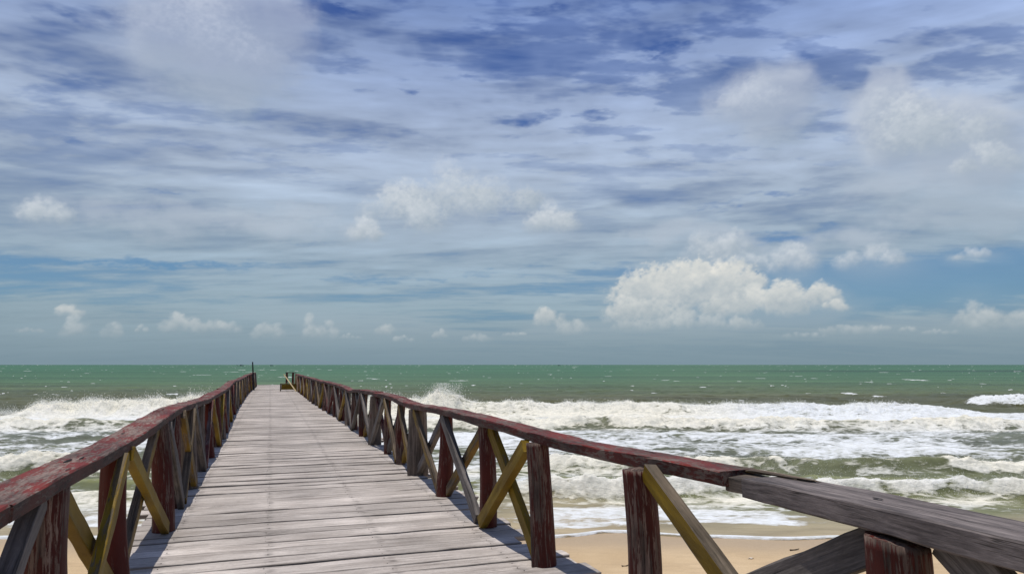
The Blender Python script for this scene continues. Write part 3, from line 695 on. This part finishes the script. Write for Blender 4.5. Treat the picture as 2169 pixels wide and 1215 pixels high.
PUFFS = [(0.251, 0.0781, 0.0909, 0.087), (0.43, 0.0764, 0.0218, 0.0457), (0.307, 0.1034, 0.0505, 0.0388), (0.195, 0.0593, 0.0599, 0.0423), (0.343, 0.0674, 0.0675, 0.0407), (0.384, 0.0747, 0.0274, 0.0518), (0.444, 0.0709, 0.0147, 0.0201), (0.247, 0.0479, 0.0972, 0.0268), (0.056, 0.0549, 0.0248, 0.0333), (0.09, 0.0437, 0.0219, 0.0289), (0.598, 0.0431, 0.0198, 0.0412), (0.626, 0.0412, 0.0291, 0.0291), (0.459, 0.0381, 0.0333, 0.0186), (0.497, 0.0422, 0.0107, 0.0103), (0.526, 0.0416, 0.0093, 0.0084), (-0.577, 0.0577, 0.0136, 0.0186), (-0.57, 0.0312, 0.0147, 0.0325), (-0.529, 0.0331, 0.0103, 0.025), (-0.497, 0.041, 0.0069, 0.0109), (-0.447, 0.0421, 0.0247, 0.0274), (-0.407, 0.0416, 0.0291, 0.0216), (-0.34, 0.0336, 0.0196, 0.0299), (-0.288, 0.0355, 0.0082, 0.0344), (-0.266, 0.0331, 0.018, 0.0293), (-0.184, 0.0418, 0.0133, 0.0231), (-0.157, 0.0325, 0.0148, 0.0102), (-0.105, 0.0368, 0.0102, 0.0165), (-0.051, 0.0329, 0.0206, 0.0138), (-0.616, 0.0375, 0.0156, 0.0079), (-0.233, 0.036, 0.0157, 0.008), (0.004, 0.0412, 0.0166, 0.0083), (0.402, 0.0353, 0.0292, 0.0101), (0.559, 0.0372, 0.0179, 0.0082)]
PUFFS_SOFT = [(-0.017, 0.2254, 0.0633, 0.0593), (-0.094, 0.2116, 0.0835, 0.0849), (-0.163, 0.1907, 0.0581, 0.0852), (-0.214, 0.177, 0.0241, 0.0447), (0.061, 0.195, 0.0378, 0.0458), (-0.608, 0.1674, 0.0275, 0.048), (0.491, 0.1248, 0.0424, 0.0348), (0.599, 0.1274, 0.0239, 0.0151), (0.289, 0.1411, 0.0385, 0.0571), (0.321, 0.153, 0.0252, 0.0404), (0.395, 0.1228, 0.0297, 0.0508), (0.345, 0.1318, 0.0556, 0.0265), (0.525, 0.3086, 0.0353, 0.0766), (0.577, 0.2618, 0.06, 0.0764), (0.542, 0.2678, 0.0575, 0.0941), (0.353, 0.3415, 0.0604, 0.0767), (0.62, 0.2307, 0.0329, 0.053), (-0.435, 0.3944, 0.1066, 0.1371), (0.061, 0.1965, 0.0336, 0.0429), (0.061, 0.1979, 0.0294, 0.0386), (-0.213, 0.1771, 0.0214, 0.0391), (-0.213, 0.1785, 0.0188, 0.0349), (-0.609, 0.1708, 0.0208, 0.0374)]
GAPS= [(0.146, 0.376, 0.139, 0.015, 1), (0.349, 0.232, 0.069, 0.009, 0.9), (0.384, 0.182, 0.06, 0.007, 0.8), (-0.097, 0.425, 0.05, 0.01, 0.6), (-0.562, 0.452, 0.057, 0.014, 0.7), (0.333, 0.497, 0.039, 0.022, 0.8), (0.246, 0.473, 0.048, 0.013, 0.8), (0.432, 0.436, 0.042, 0.014, 0.9), (0.636, 0.341, 0.07, 0.021, 0.6), (-0.635, 0.335, 0.07, 0.03, 0.6), (-0.145, 0.337, 0.063, 0.009, 0.6), (-0.287, 0.523, 0.054, 0.016, 0.7), (0.542, 0.102, 0.133, 0.027, 1.3), (0.101, 0.124, 0.103, 0.018, 0.8), (0.371, 0.167, 0.037, 0.01, 0.9), (-0.128, 0.125, 0.268, 0.01, 0.6), (-0.49, 0.228, 0.077, 0.006, 0.6), (-0.252, 0.25, 0.086, 0.007, 0.6), (-0.474, 0.131, 0.193, 0.006, 0.6), (-0.024, 0.22, 0.042, 0.007, 0.6), (-0.593, 0.28, 0.044, 0.008, 0.5), (0.011, 0.53, 0.065, 0.014, 0.6), (-0.399, 0.401, 0.037, 0.012, 0.5), (-0.315, 0.167, 0.057, 0.006, 0.5), (0.603, 0.192, 0.043, 0.005, 0.4), (0.422, 0.49, 0.109, 0.013, 0.5), (-0.185, 0.271, 0.041, 0.006, 0.4), (-0.53, 0.17, 0.052, 0.006, 0.4)]

# ------------------------------------------------------------------ clouds, as colour over azimuth (u) and tangent of elevation (v)
def rampc(x, ks, cs): 
    cs = np.array([lin(*c_)[:3] for c_ in cs]); return np.stack([np.interp(x, ks, cs[:, i]) for i in range(3)], -1)
def blobfield(U, V, blobs, wamp, ws, seed, k=7.0, below=1.0):
    wu = (fbm(U * ws, V * ws, seed, 5, .55) - .5) * wamp * 2; wv_ = (fbm(U * ws + 40, V * ws, seed + 9, 5, .55) - .5) * wamp * 1.4
    acc = np.zeros_like(U)
    for (cu, cv, ru, rv) in blobs:
        pad = 1.9
        a0, a1 = np.searchsorted(U[0], [cu - ru * pad - wamp, cu + ru * pad + wamp]); b0, b1 = np.searchsorted(V[:, 0], [cv - rv * pad * 1.4 - wamp, cv + rv * pad + wamp])
        if a1 <= a0 or b1 <= b0: continue
        sl = (slice(b0, b1), slice(a0, a1))
        eu = (U[sl] + wu[sl] - cu) / ru; e2 = (V[sl] + wv_[sl] - cv) / rv
        e2 = np.where(e2 < 0, e2 / below, e2)
        acc[sl] += np.exp(k * (1 - eu * eu - e2 * e2) * .45)
    return np.log(acc + 1e-3) / k / .45        # smooth maximum of 1 - r^2
def shift(A, di, dj):
    return np.pad(A, ((0, max(di, 0)), (max(-dj, 0), max(dj, 0))), mode='edge')[di:di + A.shape[0], (0 if dj < 0 else dj):(0 if dj < 0 else dj) + A.shape[1]]
def billow(U, V, s_, seed, o=5):
    r = 0; a = 1; t = 0
    for i in range(o):
        r = r + a * (1 - np.abs(vn(U * s_ * 2 ** i + 3 * i, V * s_ * 2 ** i + 7 * i, seed + i) * 2 - 1)); t += a; a *= .55
    return r / t
def skycolor(U, V, cumulus=True):
    hyp = 1 / np.sqrt(1 + V * V); dz = V * hyp
    den = np.maximum(dz, 0) + .085
    lx, ly = np.sin(U) * hyp / den, np.cos(U) * hyp / den
    base = rampc(V, [0, .03, .08, .14, .22, .35, .56, 1.2], [(122, 145, 158), (122, 148, 167), (112, 152, 180), (98, 142, 182), (76, 118, 178), (52, 94, 160), (38, 74, 146), (40, 68, 130)])
    wx = (fbm(lx * .5, ly * .7, 5, 4) - .5) * .9; wy = (fbm(lx * .5 + 9, ly * .7, 6, 4) - .5) * .35
    l1 = fbm(lx * .45 + wx, ly * .95 + wy, 11, 5, .5)
    l2 = fbm(lx * .9 + wx * 1.2, ly * 2.6 + wy * 2, 12, 6, .55)
    l3 = fbm(U * 3.0 + wx * .3, V * 12 + wy * .5, 13, 5, .5)
    l4 = fbm(lx * 2.8 + wx * 2.5, ly * 6.2 + wy * 4, 14, 5, .6)
    l5 = billow(lx + wx * .4, ly * 1.1 + wy * .5, 4.5, 15, 4)
    l6 = fbm(U * 4 + wx * .6, V * 42 + wy * 1.2 + l2 * 2, 16, 5, .58)
    n = l1 * .22 + l2 * .28 + l3 * .24 + l4 * .24 + l6 * .12 - .04 + (l5 - .5) * .20 * sst(.15, .35, V)
    cov = np.interp(V, [0, .03, .07, .105, .15, .19, .24, .34, .45, .56, 1.2], [.50, .56, .56, .53, .625, .655, .655, .64, .605, .575, .56])
    cov = cov - .13 * np.exp(-((V - .115) / .045) ** 2) * sst(.15, .5, U + (fbm(U * 6, V * 20, 81, 3) - .5) * .3) + .05 * sst(.0, -.3, U) * sst(.2, .12, V)
    cov = cov - sst(.30, .46, V) * (.035 + .05 * sst(.1, .5, U)) * sst(.35, .6, fbm(U * 5, V * 14, 84, 4, .6))
    gw = (fbm(U * 11, V * 30, 21, 6, .65) - .5)
    gap = np.zeros_like(U)
    for (cu, cv, ru, rv, a) in GAPS:
        e = ((U - cu + gw * .16) / ru) ** 2 + ((V - cv + gw * .06) / rv) ** 2
        gap = np.maximum(gap, a * np.exp(-e * 1.1))
    gn = .1 + 1.8 * fbm(U * 9 + wx, V * 30 + wy, 22, 6, .62)
    va = sst(.40, .61, n + cov - .5 - gap * .20 * gn)
    rip = fbm(lx * 3.4 + wx * 2, ly * 7.5 + wy * 3, 23, 6, .6) * .6 + fbm(lx * .8, ly * 1.9, 24, 4) * .4
    va = va * (1 - .62 * sst(.50, .37, rip) * sst(.16, .40, V))
    va = .12 + va * .84
    vc = rampc(V, [0, .04, .08, .14, .2, .28, .36, .45, .56, 1.2], [(132, 152, 164), (142, 162, 173), (151, 172, 184), (154, 174, 190), (163, 180, 197), (166, 181, 202), (158, 174, 201), (142, 161, 198), (116, 139, 186), (104, 124, 172)])
    tex = (l2 - .5) * .9 + (l3 - .5) * .9 + (l4 - .5) * .7 + (l6 - .5) * .75 + (l5 - .5) * .35 * sst(.15, .35, V)
    tex = tex * np.interp(V, [0, .08, .16, .22], [.25, .45, .8, 1])
    va = np.clip(va * (1 + tex * .75), 0, .97)
    vc = vc * (1 + tex * .62)[..., None]
    c = base * (1 - va[..., None]) + vc * va[..., None]
    if not cumulus: return c
    def over(c, al, cc_): return c * (1 - al[..., None]) + cc_ * al[..., None]
    # hazy bank of far cloud low down
    bank = sst(.42, .62, fbm(U * 5, V * 26, 31, 5, .55) + np.exp(-((V - .045) / .03) ** 2) * .10 - .02) * np.exp(-((V - .05) / .035) ** 2)
    c = over(c, bank * .6, rampc(V, [0, .05, .1], [(140, 160, 170), (158, 174, 184), (165, 182, 194)]))
    # faint patches of lower cloud
    S = blobfield(U, V, FAINT, .035, 11, 151, 4.0, 1.3) + (fbm(U * 20, V * 34, 152, 6, .58) - .5) * 2.2
    dn = sst(-.8, 1.2, S); od = sum(shift(dn, 7 * k, -4 * k) for k in range(1, 5)) / 4
    c = over(c, dn * .55, rampc(np.clip(.5 + (dn - od) * 1.1 + (V - .25) * .3, 0, 1), [0, 1], [(142, 160, 176), (186, 196, 208)]) * (1 - .25 * sst(.35, .55, V))[..., None])
    # soft clouds
    S = blobfield(U, V, SOFT, .030, 10, 51, 4.0, 1.25)
    S = S + (fbm(U * 22, V * 30, 52, 6, .58) - .5) * 1.5 + (billow(U, V, 26, 53, 4) - .5) * .5
    dn = sst(-1.0, .95, S)
    od = sum(shift(dn, 6 * k, -3 * k) for k in range(1, 7)) / 6
    lit = np.clip(np.exp(-1.6 * od) * 1.5 + (dn - od) * .22, 0, .98)
    up = np.interp(V, [.1, .3, .56], [0, .5, 1])
    hi = rampc(up, [0, 1], [(222, 226, 226), (184, 194, 216)]); lo = rampc(up, [0, 1], [(150, 166, 178), (140, 153, 190)])
    sc = lo + (hi - lo) * lit[..., None]
    c = over(c, dn * .74, sc)
    # heaped cumulus: many small overlapping puffs, each lit from above left
    N1 = fbm(U * 55, V * 66, 161, 4, .6) - .5; N2 = fbm(U * 170, V * 190, 162, 3, .6) - .5
    halo = np.zeros_like(U)
    for (cu, cv, hw, hh) in PUFFS + PUFFS_SOFT:
        halo = np.maximum(halo, np.exp(-(((U - cu) / (hw * 1.5)) ** 2 + ((V - cv - hh * .2) / (hh * .75)) ** 2)))
    halo = halo * sst(.25, .7, fbm(U * 16, V * 34, 163, 5, .55) + .15)
    c = over(c, halo * .42, rampc(V, [0, .05, .1, .2], [(140, 160, 170), (156, 173, 184), (164, 181, 194), (160, 175, 194)]))
    rs = np.random.default_rng(77)
    def heap(c, cu, cv, hw, hh, alpha, edge, hi, lo, n, amp):
        lst = []
        lump = rs.uniform(0, 6.28, 3)
        for k in range(n):
            x = rs.uniform(-1, 1); top = max(0, 1 - abs(x) ** 1.8) ** .7 * (.72 + .28 * math.sin(x * 4.5 + lump[0]) * math.sin(x * 2.1 + lump[1]))
            y = rs.uniform(0, 1) ** .75 * top
            lst.append((x, y, rs.uniform(.22, .52) * (1 - .38 * y)))
        lst.sort(key=lambda q: -q[1])
        m_ = min(hw, hh)
        for x, y, r in lst:
            r = r * (m_ * .55 + hh * .35) * 1.15
            pu, pv = cu + x * (hw * 1.08 - r * .45), cv + hh * .08 + y * max(hh * 1.1 - r * .9, hh * .45)
            a0, a1 = np.searchsorted(U[0], [pu - r * 1.7, pu + r * 1.7]); b0, b1 = np.searchsorted(V[:, 0], [pv - r * 1.7, pv + r * 1.7])
            if a1 <= a0 or b1 <= b0: continue
            sl = (slice(b0, b1), slice(a0, a1))
            nx_ = (U[sl] - pu) / r + N1[sl] * .6 * amp; ny_ = (V[sl] - pv) / r + N1[sl] * .5 * amp
            d = 1 - nx_ ** 2 - ny_ ** 2 + N2[sl] * 1.5 * amp
            al = sst(-edge * .5, edge, d) * alpha * sst(cv - hh * .2, cv + hh * .55, V[sl])
            s_ = np.clip(.50 + .30 * ny_ - .16 * nx_ + .70 * (y - .42) + N2[sl] * .28 * amp + N1[sl] * .4 * amp, 0, 1)
            c[sl] = c[sl] * (1 - al[..., None]) + (lo + (hi - lo) * s_[..., None]) * al[..., None]
        return c
    c = c.copy()
    for (cu, cv, hw, hh) in PUFFS_SOFT:
        k_ = float(np.interp(cv, [.25, .45], [0, 1])); c = heap(c, cu, cv, hw, hh, .30 - .13 * k_, 1.3 + .5 * k_, np.array(lin(216, 222, 228)[:3]) * (1 - k_) + np.array(lin(190, 200, 222)[:3]) * k_, np.array(lin(152, 168, 182)[:3]) * (1 - k_) + np.array(lin(138, 154, 190)[:3]) * k_, 22, .8)
    for (cu, cv, hw, hh) in PUFFS:
        f = float(np.interp(cv, [.03, .05, .085, .16], [.0, .25, 1, .8]))
        hi = np.array(lin(196, 204, 208)[:3]) * (1 - f) + np.array(lin(234, 232, 224)[:3]) * f
        lo = np.array(lin(146, 164, 174)[:3]) * (1 - f) + np.array(lin(164, 178, 188)[:3]) * f
        c = heap(c, cu, cv, hw, hh, .38 + .30 * f, 1.0, hi, lo, int(14 + 440 * hw), .9)
    hz = np.interp(V, [-1, 0, .015, .05, .1], [1, .85, .6, .2, 0])
    c = over(c, hz, rampc(V * 0, [0, 1], [(124, 146, 158), (124, 146, 158)]))
    return c

b.sky = b.n('ShaderNodeTexSky', sky_type='NISHITA'); sky = b.sky
sky.sun_disc = False; sky.sun_elevation = SUN_EL; sky.sun_rotation = SUN_ROT; sky.dust_density = .8
bg = b.n('ShaderNodeBackground'); b.put(bg.inputs[0], sky.outputs[0]); bg.inputs[1].default_value = .06
o = b.n('ShaderNodeOutputWorld'); b.nt.links.new(bg.outputs[0], o.inputs[0])
# the clouded lower sky: a wide ring of backdrop far beyond the sea, open overhead where the sun stands
ua = np.concatenate([np.linspace(-math.pi, -.86, 150)[:-1], np.linspace(-.86, .86, 1300), np.linspace(.86, math.pi, 150)[1:]])
va_ = np.concatenate([[-.03], np.linspace(-.004, .62, 560), np.linspace(.63, 1.5, 40)])
Uc, Vc = np.meshgrid(ua, va_)
cdense = skycolor(Uc[:561, 149:1449], Vc[:561, 149:1449]); call = skycolor(Uc, Vc, False)
f_ = np.minimum(sst(-.86, -.80, Uc), sst(.86, .80, Uc))[:561, 149:1449] * sst(.62, .60, Vc)[:561, 149:1449]
call[:561, 149:1449] = call[:561, 149:1449] * (1 - f_[..., None]) + cdense * f_[..., None]
call = np.clip(call, 0, 1)
RS = 31000.0
vy = np.stack([np.sin(Uc) * RS, np.cos(Uc) * RS, Vc * RS + 1.5], -1).reshape(-1, 3).astype(np.float32)
nv, nu = Uc.shape; idx = np.arange(nv * nu).reshape(nv, nu)
qd = np.stack([idx[:-1, :-1], idx[1:, :-1], idx[1:, 1:], idx[:-1, 1:]], -1).reshape(-1, 4)
me = bpy.data.meshes.new('sky'); me.vertices.add(len(vy)); me.vertices.foreach_set('co', vy.ravel())
me.loops.add(qd.size); me.loops.foreach_set('vertex_index', qd.ravel().astype(np.int32))
me.polygons.add(len(qd)); me.polygons.foreach_set('loop_start', np.arange(0, qd.size, 4, dtype=np.int32)); me.update(calc_edges=True)
a = me.attributes.new('skycol', 'FLOAT_COLOR', 'POINT'); rgba = np.ones((nv * nu, 4), np.float32); rgba[:, :3] = call.reshape(-1, 3); a.data.foreach_set('color', rgba.ravel())
m, b = newmat('cloudy_sky'); e = b.n('ShaderNodeEmission'); b.put(e.inputs[0], b.attr('skycol', 'Color'))
o = b.n('ShaderNodeOutputMaterial'); b.nt.links.new(e.outputs[0], o.inputs[0]); m.cycles.emission_sampling = 'NONE'
me.materials.append(m); o = bpy.data.objects.new('sky', me); C.objects.link(o); tag(o, kind='structure')

sun = bpy.data.lights.new('sun', 'SUN'); sun.energy = 3.45; sun.angle = R(.5); sun.color = (1.0, .96, .90)
so = bpy.data.objects.new('sun', sun); C.objects.link(so)
from mathutils import Vector
sd_ = Vector((math.sin(SUN_ROT) * math.cos(SUN_EL), math.cos(SUN_ROT) * math.cos(SUN_EL), math.sin(SUN_EL)))
so.rotation_euler = sd_.to_track_quat('Z', 'Y').to_euler()

cam = bpy.data.cameras.new('camera'); cam.sensor_width = 36; cam.lens = 36 * 1446 / 2169; cam.clip_end = 100000; cam.clip_start = .05
co_ = bpy.data.objects.new('camera', cam); C.objects.link(co_); co_.location = (0, 0, 1.5)
co_.rotation_euler = (R(90 + 6.49), 0, 0); scene.camera = co_
scene.view_settings.view_transform = 'Standard'; scene.view_settings.look = 'None'; scene.view_settings.exposure = 0
scene.cycles.use_denoising = True
scene.cycles.max_bounces = 4
